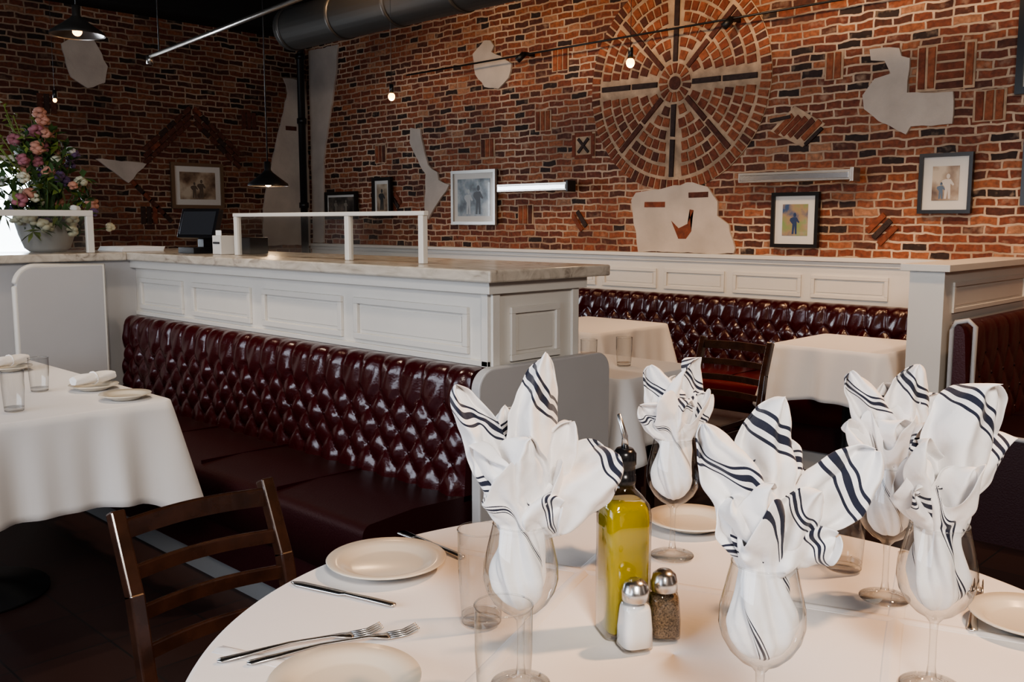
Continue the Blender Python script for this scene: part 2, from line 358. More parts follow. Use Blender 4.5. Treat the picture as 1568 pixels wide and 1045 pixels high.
PR=[
[(5.67,2.77),(5.54,2.87),(5.47,2.86),(5.43,2.8),(5.46,2.76),(5.41,2.74),(5.36,2.72),(5.24,2.64),(5.27,2.54),(5.39,2.46),(5.54,2.49),(5.65,2.6)],
[(6.47,2.22),(6.33,2.2),(6.31,2.08),(6.24,1.88),(6.12,1.81),(6.1,1.74),(5.97,1.7),(6.01,1.64),(6.12,1.54),(6.24,1.4),(6.29,1.49),(6.27,1.66),(6.27,1.8),(6.4,1.97),(6.47,2.09)],
[(4.07,1.53),(4.03,1.58),(3.87,1.6),(3.57,1.65),(3.45,1.61),(3.38,1.51),(3.37,1.41),(3.29,1.35),(3.24,1.2),(3.24,1.16),(4.0,1.16),(4.03,1.3),(4.06,1.42)],
[(2.41,2.39),(2.24,2.38),(2.22,2.33),(2.18,2.31),(2.18,2.12),(1.93,2.1),(1.93,1.92),(2.15,1.92),(2.18,1.88),(2.33,1.97),(2.42,2.04),(2.44,2.13),(2.37,2.22),(2.28,2.24),(2.31,2.31),(2.40,2.32)],
[(7.98,3.09),(7.5,3.09),(7.53,2.82),(7.66,2.39),(7.77,2.01),(7.8,1.16),(7.98,1.16)]]
for p_ in PR: b.prism(patch(p_),'x',WX-E,WX-.018,M_plaster)
b.prism([(3.73,1.37),(3.67,1.32),(3.60,1.35),(3.555,1.44),(3.585,1.445),(3.57,1.30),(3.61,1.25),(3.67,1.25)],'x',WX-.018,WX-.020,M_br)
rb(b,3.87,1.48,.17,.036,0,M_br,WX-.021,WX-.018); rb(b,3.52,1.54,.15,.036,0,M_bd,WX-.021,WX-.018)
b.done('plaster_patch')
b=MB()
for p_ in ([(5.14,2.8),(5.39,2.8),(5.39,1.14),(4.87,1.14),(4.87,1.45),(4.89,1.62),(5.03,2.14),(5.18,2.66)],
 [(3.09,2.86),(3.19,2.92),(3.36,2.92),(3.45,2.71),(3.42,2.57),(3.28,2.51),(3.15,2.59),(3.12,2.70)],
 [(3.31,1.92),(3.75,1.9),(3.58,1.72)]): b.prism(patch(p_),'y',WY-E,WY-.018,M_plaster)
rby(b,5.06,1.72,.13,.04,0,M_bd,WY-.021,WY-.018); rby(b,5.2,2.26,.12,.04,0,M_bd,WY-.021,WY-.018)
b.done('plaster_patch')
b=MB(); b.tube([(5.25,7.92,0),(5.25,7.92,2.95),(5.25,7.86,3.05),(5.25,7.6,3.06)],.035,M_black,14)
for z in (1.5,2.3,2.9): b.tube([(5.25,7.92,z),(5.25,7.92,z+.05)],.046,M_black,14)
b.done('drain_pipe')
def mould(b,M,u0,u1,z0,z1,w=.022,d=.012,mat=M_paint):
    b.box(u0,u1,0,d,z1-w,z1,mat,M); b.box(u0,u1,0,d,z0,z0+w,mat,M); b.box(u0,u0+w,0,d,z0+w,z1-w,mat,M); b.box(u1-w,u1,0,d,z0+w,z1-w,mat,M)
    i=w*1.5; b.box(u0+i,u1-i,0,d*.35,z0+i,z1-i,mat,M)
b=MB(); b.box(5.36,WX-E,1.66,WY-.08,0,1.13,M_paint); b.box(5.32,WX-E,1.66,WY-.08,1.13,1.155,M_paint); b.box(5.345,5.36,1.66,WY-.08,1.10,1.13,M_paint)
Mr=frameM((5.36,0,0),(0,1,0),(-1,0,0))
for k in range(9): mould(b,Mr,2.22+.535*k,2.22+.535*k+.47,.91,1.045)
b.done('wainscot_right',bevel=.003)  # panelled wainscot with cap along the right wall
b=MB(); b.box(X0,WX-E,WY-.04,WY-E,0,1.02,M_paintg); b.box(X0,WX-E,WY-.07,WY-E,1.02,1.05,M_paintg); b.done('wainscot_back',bevel=.003)  # plain wainscot with cap along the back wall
# ------------------------------------------------------------------ banquettes
def tufted(b,M,L,z0,z1,T,a=.115,rs=.068,amp=.03,mat=M_leather,top=.045):
    pts=[];R=.045
    zf=z1-R
    for k in range(int((zf-z0)/.011)+1):
        z=z0+(zf-z0)*k/int((zf-z0)/.011); pts.append((T-.035*((z-z0)/(z1-z0)),z,0,1.0))
    yt=T-.035-R
    for k in range(1,9):
        an=pi/2*k/8; pts.append((yt+R*math.cos(an),zf+R*math.sin(an),an,1-.7*k/8))
    pts.append((0,z1,pi/2,0))
    zb=z0+.05; K=int((zf-top-zb)/rs); zk=zb+K*rs
    nu=int(L/.0105)
    def H(x,z):
        xx=x/a
        if z>zk: h=abs(math.sin(pi*(xx-K/2)))**.4
        elif z<zb: h=abs(math.sin(pi*xx))**.4
        else:
            zz=(z-zb)/(2*rs); h=(abs(math.sin(pi*(xx+zz)))*abs(math.sin(pi*(xx-zz))))**.38
        e=min(x,L-x)/.03
        return amp*h*min(1,max(0,e))*(1+.12*math.sin(x*37)+.10*math.sin(x*91+z*50))
    vs=[];fs=[];m=len(pts)
    for i in range(nu+1):
        x=L*i/nu
        for (y,z,an,w) in pts:
            h=H(x,z)*w; vs.append((x,y-amp*w+h*math.cos(an),z+(-amp*w*.6+h)*math.sin(an)))
    for i in range(nu):
        for j in range(m-1):
            q=i*m+j; fs.append((q,q+1,q+1+m,q+m))
    b.add(vs,fs,mat,True,M)
    prof=[(0,z0)]+[(p[0]-amp*p[3],p[1]-amp*.6*p[3]*math.sin(p[2])) for p in pts]
    for x in (0,L): b.add([(x,p[0],p[1]) for p in prof],[tuple(range(len(prof)))],mat,False,M)
    for k in range(K+1):
        z=zb+k*rs; n=int(L/a)+1
        for i in range(n+1):
            x=(i+(.5 if k%2 else 0))*a
            if x<.03 or x>L-.03: continue
            y=T-.035*((z-z0)/(z1-z0))-amp+.004
            b.sphere((x,y,z),.009,M_button,8,(1,.6,1),M)
def seat(b,M,L,y0,y1,z0,z1,mat=M_leather_shaded):
    r=.035; prof=[(y0,z0),(y1-.01,z0)]+[(y1-r+r*math.cos(t),z1-r+r*math.sin(t)) for t in [k*pi/2/6 for k in range(7)]]+[(y1-.2,z1+.012),(y0,z1)]
    n=len(prof); vs=[(x,p[0],p[1]) for x in (0,L) for p in prof]
    b.add(vs,[(i,(i+1)%n,(i+1)%n+n,i+n) for i in range(n)],mat,True,M); b.add(vs,[tuple(range(n)),tuple(range(2*n-1,n-1,-1))],mat,False,M)
    k=int(L/.62)
    for i in range(1,k+1): b.box(L*i/(k+1)-.003,L*i/(k+1)+.003,y0+.02,y1-.03,z1-.005,z1+.014,M_button,M)
b=MB(); Ml=frameM((2.175,2.235,0),(0,1,0),(-1,0,0)); L=2.595
tufted(b,Ml,L,.44,.880,.135,mat=M_leather); seat(b,Ml,L,.005,.52,.26,.455); b.box(0,L,.005,.49,.1,.26,M_leather_shaded,Ml); b.box(.0,L,.005,.46,0,.1,M_kick,Ml)
b.done('tufted_banquette')
b=MB(); Mr2=frameM((5.335,1.70,0),(0,1,0),(-1,0,0)); L=6.1
tufted(b,Mr2,L,.44,.885,.14,.12,.068,mat=M_leather); seat(b,Mr2,L,.005,.60,.27,.455,M_leather3); b.box(0,L,.005,.57,.12,.27,M_leather_shaded,Mr2); b.box(0,L,.005,.53,0,.12,M_paintg,Mr2)
b.done('tufted_banquette')
b=MB(); Mb=frameM((5.34,1.465,0),(-1,0,0),(0,-1,0)); L=1.12
tufted(b,Mb,L,.44,.93,.10,.16,.10,.015,M_leather4); seat(b,Mb,L,.005,.50,.27,.455); b.box(0,L,.005,.47,0,.27,M_leather_shaded,Mb)
pr=[(-4.222,1.465,.05),(-4.222,1.465,.90),(-4.222,1.45,.935),(-4.222,1.40,.945),(-4.222,1.37,.92),(-4.222,1.372,.6),(-4.222,1.36,.50),(-4.222,1.30,.465),(-4.222,.98,.462)]
b.tube([(-p[0],p[1],p[2]) for p in pr],.011,M_paintg,8)
b.done('booth_bench')
b=MB(); Mh=frameM((2.64,4.9,0),(0,-1,0),(1,0,0)); L=2.62
tufted(b,Mh,L,.44,.87,.11,.13,.08); seat(b,Mh,L,.005,.5,.27,.455); b.box(0,L,.005,.47,0,.27,M_leather_shaded,Mh)
b.done('tufted_banquette')
# ------------------------------------------------------------------ partition
b=MB(); b.box(2.19,2.63,2.23,5.35,0,1.165,M_paint)
b.box(1.0,2.19,4.88,5.35,0,1.165,M_paintg)
b.box(2.16,2.66,2.205,5.35,1.125,1.165,M_paint)
Mp=frameM((2.19,0,0),(0,1,0),(-1,0,0))
for (a0,a1) in ((2.33,2.97),(3.05,3.63),(3.73,4.26)): mould(b,Mp,a0,a1,.915,1.075,.024,.014)
mould(b,Mp,4.36,4.82,.915,1.075,.024,.014)
b.box(2.176,2.19,2.23,4.87,.88,.90,M_paint); b.box(2.176,2.19,2.23,2.26,.0,1.125,M_paint)
Mq=frameM((0,2.23,0),(-1,0,0),(0,-1,0))
mould(b,Mq,-2.53,-2.28,.89,1.075,.022,.012)
b.box(2.19,2.225,2.218,2.23,.86,1.125,M_paint); b.box(2.595,2.63,2.218,2.23,.86,1.125,M_paint)
b.done('booth_partition',bevel=.004)
b=MB(); b.box(2.125,2.745,2.165,5.42,1.166,1.206,M_granite); b.box(.96,2.124,4.83,5.42,1.166,1.206,M_granite); b.done('granite_counter_top',bevel=.006)
def roundpanel(x0,x1,z0,z1,r,y0,y1,mat,name,left=True,right=True,rim=False):
    pts=[(x0,z0),(x1,z0)]
    pts+= [(x1-r+r*math.cos(t),z1-r+r*math.sin(t)) for t in [k*pi/2/10 for k in range(11)]] if right else [(x1,z1)]
    pts+= [(x0+r-r*math.sin(t),z1-r+r*math.cos(t)) for t in [k*pi/2/10 for k in range(11)]] if left else [(x0,z1)]
    b=MB(); b.prism(pts,'y',y1,y0,mat)
    if rim:
        pp=[(p[0],(y0+y1)/2,p[1]) for p in pts[1:]]+[(x0,(y0+y1)/2,z0)]
        b.tube(pp,.016,M_paint,8)
    return b.done(name,bevel=.005)
roundpanel(2.085,2.76,0,.885,.07,2.175,2.215,M_paintg,'banquette_end_panel')
roundpanel(1.56,1.97,0,1.15,.09,4.76,4.79,M_paintg,'booth_end_panel',True,False,True)
b=MB(); b.box(4.2,5.355,1.5,1.65,0,1.15,M_paint); b.box(4.17,5.355,1.47,1.68,1.15,1.18,M_paint)
Mz=frameM((0,1.5,0),(-1,0,0),(0,-1,0)); mould(b,Mz,-5.3,-4.3,.965,1.10,.02,.01)
b.done('booth_partition',bevel=.004)
# ------------------------------------------------------------------ glass screens
b=MB(); z0=1.207
for y in (2.70,3.16,4.03): b.box(2.29,2.315,y-.014,y+.014,z0,1.385,M_paint)
b.box(2.29,2.315,2.68,4.05,1.385,1.402,M_paint); b.add([(2.303,2.71,z0+.005),(2.303,4.02,z0+.005),(2.303,4.02,1.385),(2.303,2.71,1.385)],[(0,1,2,3)],M_pane)
b.done('glass_counter_screen',bevel=.003)
b=MB(); b.box(.98,1.985,4.88,4.91,1.39,1.42,M_paint)
for x in (.98,1.95): b.box(x,x+.035,4.88,4.91,z0,1.39,M_paint)
b.add([(1.015,4.895,z0+.005),(1.95,4.895,z0+.005),(1.95,4.895,1.39),(1.015,4.895,1.39)],[(0,1,2,3)],M_pane); b.done('glass_counter_screen',bevel=.003)
b=MB(); b.box(2.25,2.45,4.36,4.52,z0,z0+.03,M_blackp); b.box(2.33,2.39,4.41,4.47,z0+.03,z0+.11,M_blackp)
Mt=Matrix.Translation((2.33,4.44,z0+.14))@Matrix.Rotation(.25,4,'Z')@Matrix.Rotation(.3,4,'Y')
b.box(-.015,.015,-.13,.13,-.07,.08,M_blackp,Mt); b.box(-.018,-.0155,-.115,.115,-.055,.065,pmat('screen_glass',(.03,.033,.04),.15),Mt)
b.done('cash_register_terminal',bevel=.004)
b=MB(); b.box(2.28,2.36,4.15,4.23,z0,z0+.09,M_paint); b.box(2.276,2.281,4.16,4.22,z0+.05,z0+.06,M_blackp); b.box(2.29,2.296,4.165,4.215,z0+.09,z0+.115,M_salt); b.box(2.4,2.5,4.09,4.2,z0,z0+.08,M_blackp); b.done('receipt_printer',bevel=.006)
b=MB()
for k in range(4): b.box(2.15+.004*k,2.38+.003*k,4.95,5.25,z0+.006*k,z0+.006*k+.005,M_salt)
b.done('menu_stack')
# ------------------------------------------------------------------ flower arrangement
FY=5.225
b=MB(); Mf=TR(1.88,FY,z0)
b.lathe([(.0,0),(.085,0),(.11,.02),(.135,.09),(.15,.15),(.155,.17),(.145,.17),(.14,.15),(.0,.14)],M_pot,32,Mf)
gm=[pmat('leaf_green',(.05,.10,.03),.6),pmat('leaf_light',(.18,.24,.05),.6)]
fm=[pmat('petal_cream',(.60,.58,.44),.7),pmat('petal_pink',(.38,.15,.18),.7),pmat('petal_purple',(.14,.09,.20),.7),pmat('petal_peach',(.5,.25,.18),.7),pmat('petal_white',(.66,.68,.66),.7)]
C=Vector((1.88,FY,z0+.15))
def leaf(p,d,l,w,m):
    d=d.normalized(); s_=d.cross(Vector((0,0,1)))
    if s_.length<.1: s_=Vector((1,0,0))
    s_.normalize(); s_=(s_+Vector((random.uniform(-.5,.5),random.uniform(-.5,.5),random.uniform(-.5,.5)))).normalized()
    b.add([p,p+d*l*.5+s_*w,p+d*l+Vector((0,0,-.01)),p+d*l*.5-s_*w],[(0,1,2,3)],m)
def blossom(p,r,m):
    for k in range(14):
        d=Vector((random.gauss(0,1),random.gauss(0,1),random.gauss(0,1)+.4)).normalized()
        b.sphere(p+d*r*.55,r*.5,m,7,(1,1,.7))
for k in range(240):
    th=random.uniform(0,2*pi)
    hz=random.uniform(-.05,.47); R=random.uniform(.03,.33)*(1-.62*max(0,hz)/.47)
    p=C+Vector((R*math.cos(th),R*math.sin(th)*.75,hz))
    if k<80: blossom(p,random.uniform(.026,.044),random.choice(fm))
    else:
        for q in range(5): leaf(p,Vector((random.gauss(0,1),random.gauss(0,.8),random.gauss(0,1))),random.uniform(.05,.09),random.uniform(.012,.02),gm[0] if random.random()<.75 else gm[1])
    if k%4==0: b.tube([C+Vector((0,0,-.08)),p],.003,gm[0],5)
for k in range(9):
    e=C+Vector((random.uniform(-.38,-.1) if k<7 else random.uniform(0,.1),random.uniform(-.1,.1),random.uniform(.44,.62)))
    b.tube([C,C.lerp(e,.5)+Vector((0,0,.05)),e],.003,gm[1],5)
    for q in range(12): leaf(C.lerp(e,.5+.5*q/11)+Vector((0,0,.01)),Vector((random.gauss(0,1),random.gauss(0,1),random.gauss(0,.6)+.4)),.04,.009,gm[1])
for (dx,dz) in ((.0,.56),(.015,.52),(-.01,.48),(.03,.44)): blossom(C+Vector((dx,0,dz)),.038,fm[3])
b.done('flower_arrangement',fix=False)
# ------------------------------------------------------------------ pictures
def picture(name,wall,a0,a1,z0,z1,fm_,fw,mw,art,figs):
    b=MB(); z0=ZS(z0); z1=ZS(z1)
    M=frameM((WX-.022,0,0),(0,1,0),(-1,0,0)) if wall=='R' else frameM((0,WY-.022,0),(-1,0,0),(0,-1,0))
    if wall!='R': a0,a1=-a1,-a0
    b.box(a0,a1,0,.008,z0,z1,M_blackf,M)
    for q in ((a0,a1,z0,z0+fw),(a0,a1,z1-fw,z1),(a0,a0+fw,z0+fw,z1-fw),(a1-fw,a1,z0+fw,z1-fw)): b.box(q[0],q[1],.008,.030,q[2],q[3],fm_,M)
    b.box(a0+fw,a1-fw,.008,.014,z0+fw,z1-fw,M_matw,M)
    u0,u1,v0,v1=a0+fw+mw,a1-fw-mw,z0+fw+mw,z1-fw-mw
    b.box(u0,u1,.014,.017,v0,v1,art,M)
    for (cx,s_,c) in figs:
        x=u0+(u1-u0)*cx; h=(v1-v0)*s_; zb=v0+(v1-v0)*.05; w=h*.16
        body=[(x-w*.7,zb),(x-w*.15,zb),(x,zb+h*.38),(x+w*.25,zb),(x+w*.85,zb),(x+w*.7,zb+h*.45),(x+w*1.6,zb+h*.62),(x+w*1.4,zb+h*.72),(x+w*.6,zb+h*.76),(x-w*.6,zb+h*.76),(x-w*1.5,zb+h*.55),(x-w*1.2,zb+h*.5),(x-w*.6,zb+h*.58)]
        mm=pmat('figure_ink',c,.4)
        n=len(body); b.add([(p[0],.0178,p[1]) for p in body],[tuple(range(n))],mm,False,M)
        hd=[(x+h*.07*math.cos(t),.0178,zb+h*.87+h*.10*math.sin(t)) for t in [2*pi*k/12 for k in range(12)]]
        b.add(hd,[tuple(range(12))],mm,False,M)
    b.done(name)
bw=artmat('print_bw',(.04,.05,.06),(.16,.19,.21),(.38,.40,.40),9); sep=artmat('print_sepia',(.10,.06,.04),(.3,.22,.15),(.5,.42,.32),7); colr=artmat('print_colour',(.06,.10,.2),(.35,.25,.15),(.2,.3,.12),10); dk=artmat('print_dark',(.02,.02,.02),(.08,.07,.06),(.2,.16,.13),8)
picture('framed_picture','R',7.22,7.72,1.40,1.67,M_blackf,.03,.02,dk,[(.3,.8,(.25,.22,.18)),(.7,.8,(.2,.18,.15))])
picture('framed_picture','R',6.71,6.98,1.41,1.79,M_blackf,.03,.03,sep,[(.5,.8,(.03,.03,.03))])
picture('framed_picture','R',5.39,5.91,1.35,1.81,M_silver,.025,.045,bw,[(.35,.8,(.03,.03,.035)),(.65,.7,(.35,.36,.36))])
picture('framed_picture','R',2.66,2.97,1.21,1.56,M_blackf,.022,.05,colr,[(.5,.7,(.03,.05,.12))])
picture('framed_picture','R',1.8,2.08,1.42,1.76,M_blackf,.02,.05,sep,[(.4,.75,(.55,.5,.45)),(.65,.5,(.1,.14,.2))])
picture('framed_picture','R',1.0,1.62,2.05,2.62,M_blackf,.035,.05,dk,[])
picture('framed_picture','R',1.05,1.56,1.46,1.92,M_blackf,.03,.05,bw,[])
picture('framed_picture','B',3.95,4.45,1.5,1.92,M_brownf,.03,.05,sep,[(.4,.7,(.12,.09,.07)),(.6,.6,(.12,.09,.07))])
for i,(y0,y1,z) in enumerate(((4.53,5.24,1.62),(2.41,3.13,1.63))):
    b=MB(); b.box(5.22,5.29,y0,y1,z-.03,z+.03,M_brush); b.box(5.215,5.22,y0+.01,y1-.01,z-.02,z+.015,M_steel)
    b.box(5.29,WX-E,y0+.1,y0+.14,z-.015,z+.015,M_black); b.box(5.29,WX-E,y1-.14,y1-.1,z-.015,z+.015,M_black)
    b.box(5.21,5.30,y0-.02,y0,z-.04,z+.04,M_black if i==0 else M_brush)
    b.done('picture_light_bar',bevel=.008)
b=MB(); b.tube([(5.3,6.4,2.60),(5.3,4.2,2.61),(5.3,1.3,2.62)],.007,M_black,8)
for y in (5.02,3.25,1.9):
    b.box(5.29,5.4-E,y-.01,y+.01,2.60,2.625,M_black); b.tube([(5.29,y,2.61),(5.25,y+.03,2.56)],.024,M_black,10)
b.done('track_light_rail')
b=MB(); b.tube([(4.0,y,2.76) for y in (6.15,2.2,-2.19)],.15,M_duct,28)
for k in range(14):
    y=6.12-.6*k; b.tube([(4.0,y,2.76),(4.0,y-.04,2.76)],.157,M_duct,28)
for k in range(4): b.box(3.99,4.01,5.6-1.8*k,5.63-1.8*k,2.90,CH-.161,M_black)
b.done('ventilation_duct')
b=MB(); b.tube([(2.78,5.85,2.385),(2.70,4.8,2.40),(2.56,3.0,2.43)],.013,M_brush,10)
for q in (5.7,3.3): b.tube([(2.77 if q>5 else 2.58,q,2.4),(2.77 if q>5 else 2.58,q,CH-.161)],.004,M_black,6)
b.tube([(2.78,5.85,2.39),(2.78,5.85,2.34)],.022,M_brush,10)
b.done('sprinkler_pipe')
def shade(name,x,y,z,r,mat,glow):
    b=MB(); M=TR(x,y,z)
    b.lathe([(r,0),(r*.98,.015),(r*.55,.055),(r*.25,.085),(.02,.10),(.02,.15),(.0,.155)],mat,32,M)
    b.lathe([(r*.95,.004),(r*.5,.045),(.0,.06)],M_brush,32,M)
    b.sphere((x,y,z+.02),.024,glow,14)
    b.tube([(x,y,z+.14),(x,y,CH-.165)],.004,M_black,6)
    return b.done(name,fix=False)
shade('pendant_lamp',3.24,5.28,1.585,.125,M_black,M_bulb2)
shade('pendant_lamp',2.06,5.14,2.32,.135,M_brush,M_bulb2)
def bulb(x,y,z,r=.020):
    b=MB(); b.sphere((x,y,z),r,M_bulb,14,(1,1,1.15)); b.tube([(x,y,z+r*.9),(x,y,z+r*.9+.05)],.012,M_black,10); b.tube([(x,y,z+.05),(x,y,CH-.165)],.0013,M_black,6); b.done('hanging_bulb')
bulb(3.48,4.34,2.07); bulb(3.60,2.74,2.09); bulb(2.33,6.21,2.11,.012)
# ------------------------------------------------------------------ tables
def pedestal(b,x,y,h):
    b.lathe([(.0,0.001),(.26,0.001),(.26,.012),(.06,.05),(.035,.08),(.035,h-.05),(.12,h-.03),(.12,h-.01),(0,h-.01)],M_black,32,TR(x,y,0))
def recttable(x0,x1,y0,y1,h,drop,flare=.05,seed=0):
    b=MB(); pedestal(b,(x0+x1)/2,(y0+y1)/2,h-.02)
    b.box(x0+.01,x1-.01,y0+.01,y1-.01,h-.035,h-.008,M_wood); b.done('dining_table')
    b=MB(); rnd=random.Random(seed); r=.03
    per=[]
    cs=[(x1-r,y1-r,0),(x0+r,y1-r,pi/2),(x0+r,y0+r,pi),(x1-r,y0+r,1.5*pi)]
    for ci,(cx_,cy_,a0) in enumerate(cs):
        for k in range(9):
            t=a0+pi/2*k/8; per.append((cx_+r*math.cos(t),cy_+r*math.sin(t),math.cos(t),math.sin(t),1-abs(k-4)/4*.25))
        nx=cs[(ci+1)%4]; pe=per[-1]; t=a0+pi/2
        ex=nx[0]+r*math.cos(t); ey=nx[1]+r*math.sin(t); Ls=math.hypot(ex-pe[0],ey-pe[1]); m=int(Ls/.02)
        for k in range(1,m):
            q=k/m; d=min(q,1-q)*Ls; per.append((pe[0]+(ex-pe[0])*q,pe[1]+(ey-pe[1])*q,math.cos(t),math.sin(t),.75*math.exp(-d/.07)))
    n=len(per); ph=rnd.uniform(0,6); s=0; ss=[]
    for i in range(n):
        p=per[i];q=per[i-1]; s+=math.hypot(p[0]-q[0],p[1]-q[1])+ (.012 if p[4]>.74 else 0); ss.append(s)
    rings=14; vs=[];fs=[]
    for j in range(rings+1):
        for i,(x,y,nx_,ny_,cn) in enumerate(per):
            dr=drop*(1+.30*cn)
            if j==0: off=0; z=h
            elif j==1: off=.007; z=h-.004
            else:
                tt=(j-1)/(rings-1)
                fold=.5*math.sin(ss[i]*2*pi/.21+ph)+.35*math.sin(ss[i]*2*pi/.13+ph*2)+.3*math.sin(ss[i]*2*pi/.37+1)
                off=.008+flare*tt*(.4+1.3*cn)+.028*fold*tt**.8; z=h-.004-dr*tt
            vs.append((x+nx_*off,y+ny_*off,z))
    for j in range(rings):
        for i in range(n): a=j*n+i;c=j*n+(i+1)%n; fs.append((a,c,c+n,a+n))
    b.add(vs,fs,M_cloth,True); b.add(vs[:n],[tuple(range(n))],M_cloth)
    b.done('tablecloth',solid=.002)
recttable(.55,1.47,3.05,4.45,.76,.31,.06,1)
recttable(4.28,4.85,1.78,2.34,.76,.25,.05,2)
recttable(4.0,4.68,3.25,3.88,.76,.25,.05,3)
recttable(2.88,3.38,2.20,2.85,.76,.26,.05,4)
TC=(1.06,.716); TRr=.662
b=MB(); pedestal(b,TC[0],TC[1],.74); b.lathe([(0,.725),(TRr-.01,.725),(TRr-.01,.752),(0,.752)],M_wood,64,TR(TC[0],TC[1],0)); b.done('round_dining_table')
b=MB(); M=TR(TC[0],TC[1],0); nn=240; vs=[];fs=[]
prof=[(.001,.76),(.3,.76),(TRr-.01,.76),(TRr-.003,.7585),(TRr,.754)]+[(TRr+.03*k/8,.75-.20*k/8) for k in range(1,9)]
for (r,z) in prof:
    for i in range(nn):
        t=2*pi*i/nn; tt=max(0,(.75-z)/.2); rr=r+tt*.022*(math.sin(26*t)+.6*math.sin(15*t+1)); vs.append((rr*math.cos(t),rr*math.sin(t),z))
for j in range(len(prof)-1):
    for i in range(nn): a=j*nn+i;c=j*nn+(i+1)%nn; fs.append((a,c,c+nn,a+nn))
b.add(vs,fs,M_cloth,True,M)
for ang,off in ((.35,-.28),(.35,.22),(.35+pi/2,-.25),(.35+pi/2,.25)):
    h=math.sqrt(TRr**2-off**2)-.02; n_=30
    c_,s_=math.cos(ang),math.sin(ang)
    def cr(u,v,h=h,off=off,c_=c_,s_=s_):
        a=-h+2*h*u; w=(v-.5)*.024; z=.7601+.0026*math.exp(-((v-.5)*4)**2)*(1 if 0<v<1 else 0)
        d=off+w+.002*math.sin(a*9); return (a*c_-d*s_,a*s_+d*c_,z)
    b.grid(n_,8,cr,M_cloth,True,M)
b.done('round_tablecloth',solid=.0012)
TZ=.7635
# ------------------------------------------------------------------ chairs
def chair(x,y,rz,w=.40,top=.83,name='ladder_back_chair',lean=.075):
    b=MB(); M=TR(x,y,0,rz); d=.38; hw=w/2
    def beam(p,q,a,c,mat=M_wood):
        p=Vector(p);q=Vector(q);t=(q-p).normalized(); sx=Vector((1,0,0))
        if abs(t.x)>.9: sx=Vector((0,1,0))
        sy=t.cross(sx).normalized(); sx=sy.cross(t).normalized()
        vs=[p+sx*i*a/2+sy*j*c/2 for i,j in ((-1,-1),(1,-1),(1,1),(-1,1))]+[q+sx*i*a/2+sy*j*c/2 for i,j in ((-1,-1),(1,-1),(1,1),(-1,1))]
        b.add(vs,[(0,3,2,1),(4,5,6,7),(0,1,5,4),(1,2,6,5),(2,3,7,6),(3,0,4,7)],mat,False,M)
    for s_ in (-1,1):
        X=s_*(hw-.015); Xt=s_*(hw-.015)
        beam((X,d/2+.01,0.001),(X,d/2-.02,.45),.03,.035); beam((X,d/2-.02,.43),(X,d/2+lean*.3,.64),.03,.033); beam((X,d/2+lean*.3-.003,.63),(Xt,d/2+lean,top),.03,.03)
        beam((X,-d/2+.02,0.001),(X,-d/2+.02,.44),.032,.032)
        beam((X,-d/2+.02,.2),(X,d/2-.0,.2),.018,.024); beam((X,-d/2+.02,.39),(X,d/2-.02,.39),.018,.05)
    beam((-hw+.02,-d/2+.02,.26),(hw-.02,-d/2+.02,.26),.02,.028); beam((-hw+.02,d/2,.24),(hw-.02,d/2,.24),.02,.028)
    beam((-hw+.02,-d/2+.02,.40),(hw-.02,-d/2+.02,.40),.02,.05); beam((-hw+.02,d/2-.02,.40),(hw-.02,d/2-.02,.40),.02,.05)
    for (dz,hh) in ((.035,.040),(.115,.030),(.19,.030),(.265,.030)):
        z=top-dz; f=(z-.64)/(top-.64); yy=d/2+ (lean*(.3+.7*f) if f>0 else -.02+(z-.43)/.21*(.02+lean*.3))
        n=12
        def fn(u,v,z=z,yy=yy,hh=hh):
            X=(-hw+.02)+(w-.04)*u; bow=.020*math.sin(pi*u)
            yo={0:(-.006,-.5),1:(.006,-.5),2:(.006,.5),3:(-.006,.5)}[int(round(v*4))%4]
            return (X,yy+bow+yo[0],z+yo[1]*hh+.004*math.sin(pi*u))
        b.grid(n,4,fn,M_wood,False,M)
    pr=[(-hw,-d/2),(hw,-d/2),(hw-.012,d/2-.035),(-hw+.012,d/2-.035)]
    b.add([(p[0],p[1],.43) for p in pr]+[(p[0],p[1],.458) for p in pr],[(0,3,2,1),(4,5,6,7),(0,1,5,4),(1,2,6,5),(2,3,7,6),(3,0,4,7)],M_wood,False,M)
    return b.done(name,bevel=.004)
chair(.925,1.545,.0,.365,.79,lean=.10)
chair(3.80,2.42,-pi/2,.40,.79)
# ------------------------------------------------------------------ tableware
def plate(x,y,z,r,mat=M_plate):
    b=MB(); b.lathe([(0,.003),(r*.5,.003),(r*.55,0),(r*.6,.003),(r*.75,.010),(r*.98,.0165),(r,.0185),(r*.985,.020),(r*.74,.014),(r*.64,.008),(r*.58,.0065),(0,.0065)],mat,56,TR(x,y,z)); b.done('dinner_plate')
plate(.985,1.262,TZ,.104); plate(.675,.955,TZ,.098); plate(1.545,1.01,TZ,.088); plate(1.50,.385,TZ,.085)
plate(1.36,3.16,TZ,.085); plate(1.36,3.42,TZ,.085); plate(1.30,4.1,TZ,.085)
def roll(x,y,z,rz):
    b=MB(); M=TR(x,y,z,rz)
    def fn(u,v):
        an=2*pi*u; X=-.085+.17*v; r=.02*(1+.08*math.sin(5*an+9*v))*(1-.25*abs(2*v-1)**3); return (X,r*math.cos(an)*1.2,.022+r*math.sin(an))
    b.grid(20,14,fn,M_napkin,True,M,closed=True); b.add([M@Vector(fn(k/20,0)) for k in range(20)],[tuple(range(20))],M_napkin); b.add([M@Vector(fn(k/20,1)) for k in range(20)],[tuple(range(20))],M_napkin)
    b.tube([M@Vector((0,.026*math.cos(t),.022+.022*math.sin(t))) for t in [2*pi*k/12 for k in range(13)]],.003,M_napkin,6)
    b.done('rolled_napkin')
roll(1.36,3.42,TZ+.0195,.3); roll(1.30,4.1,TZ+.0195,.4)
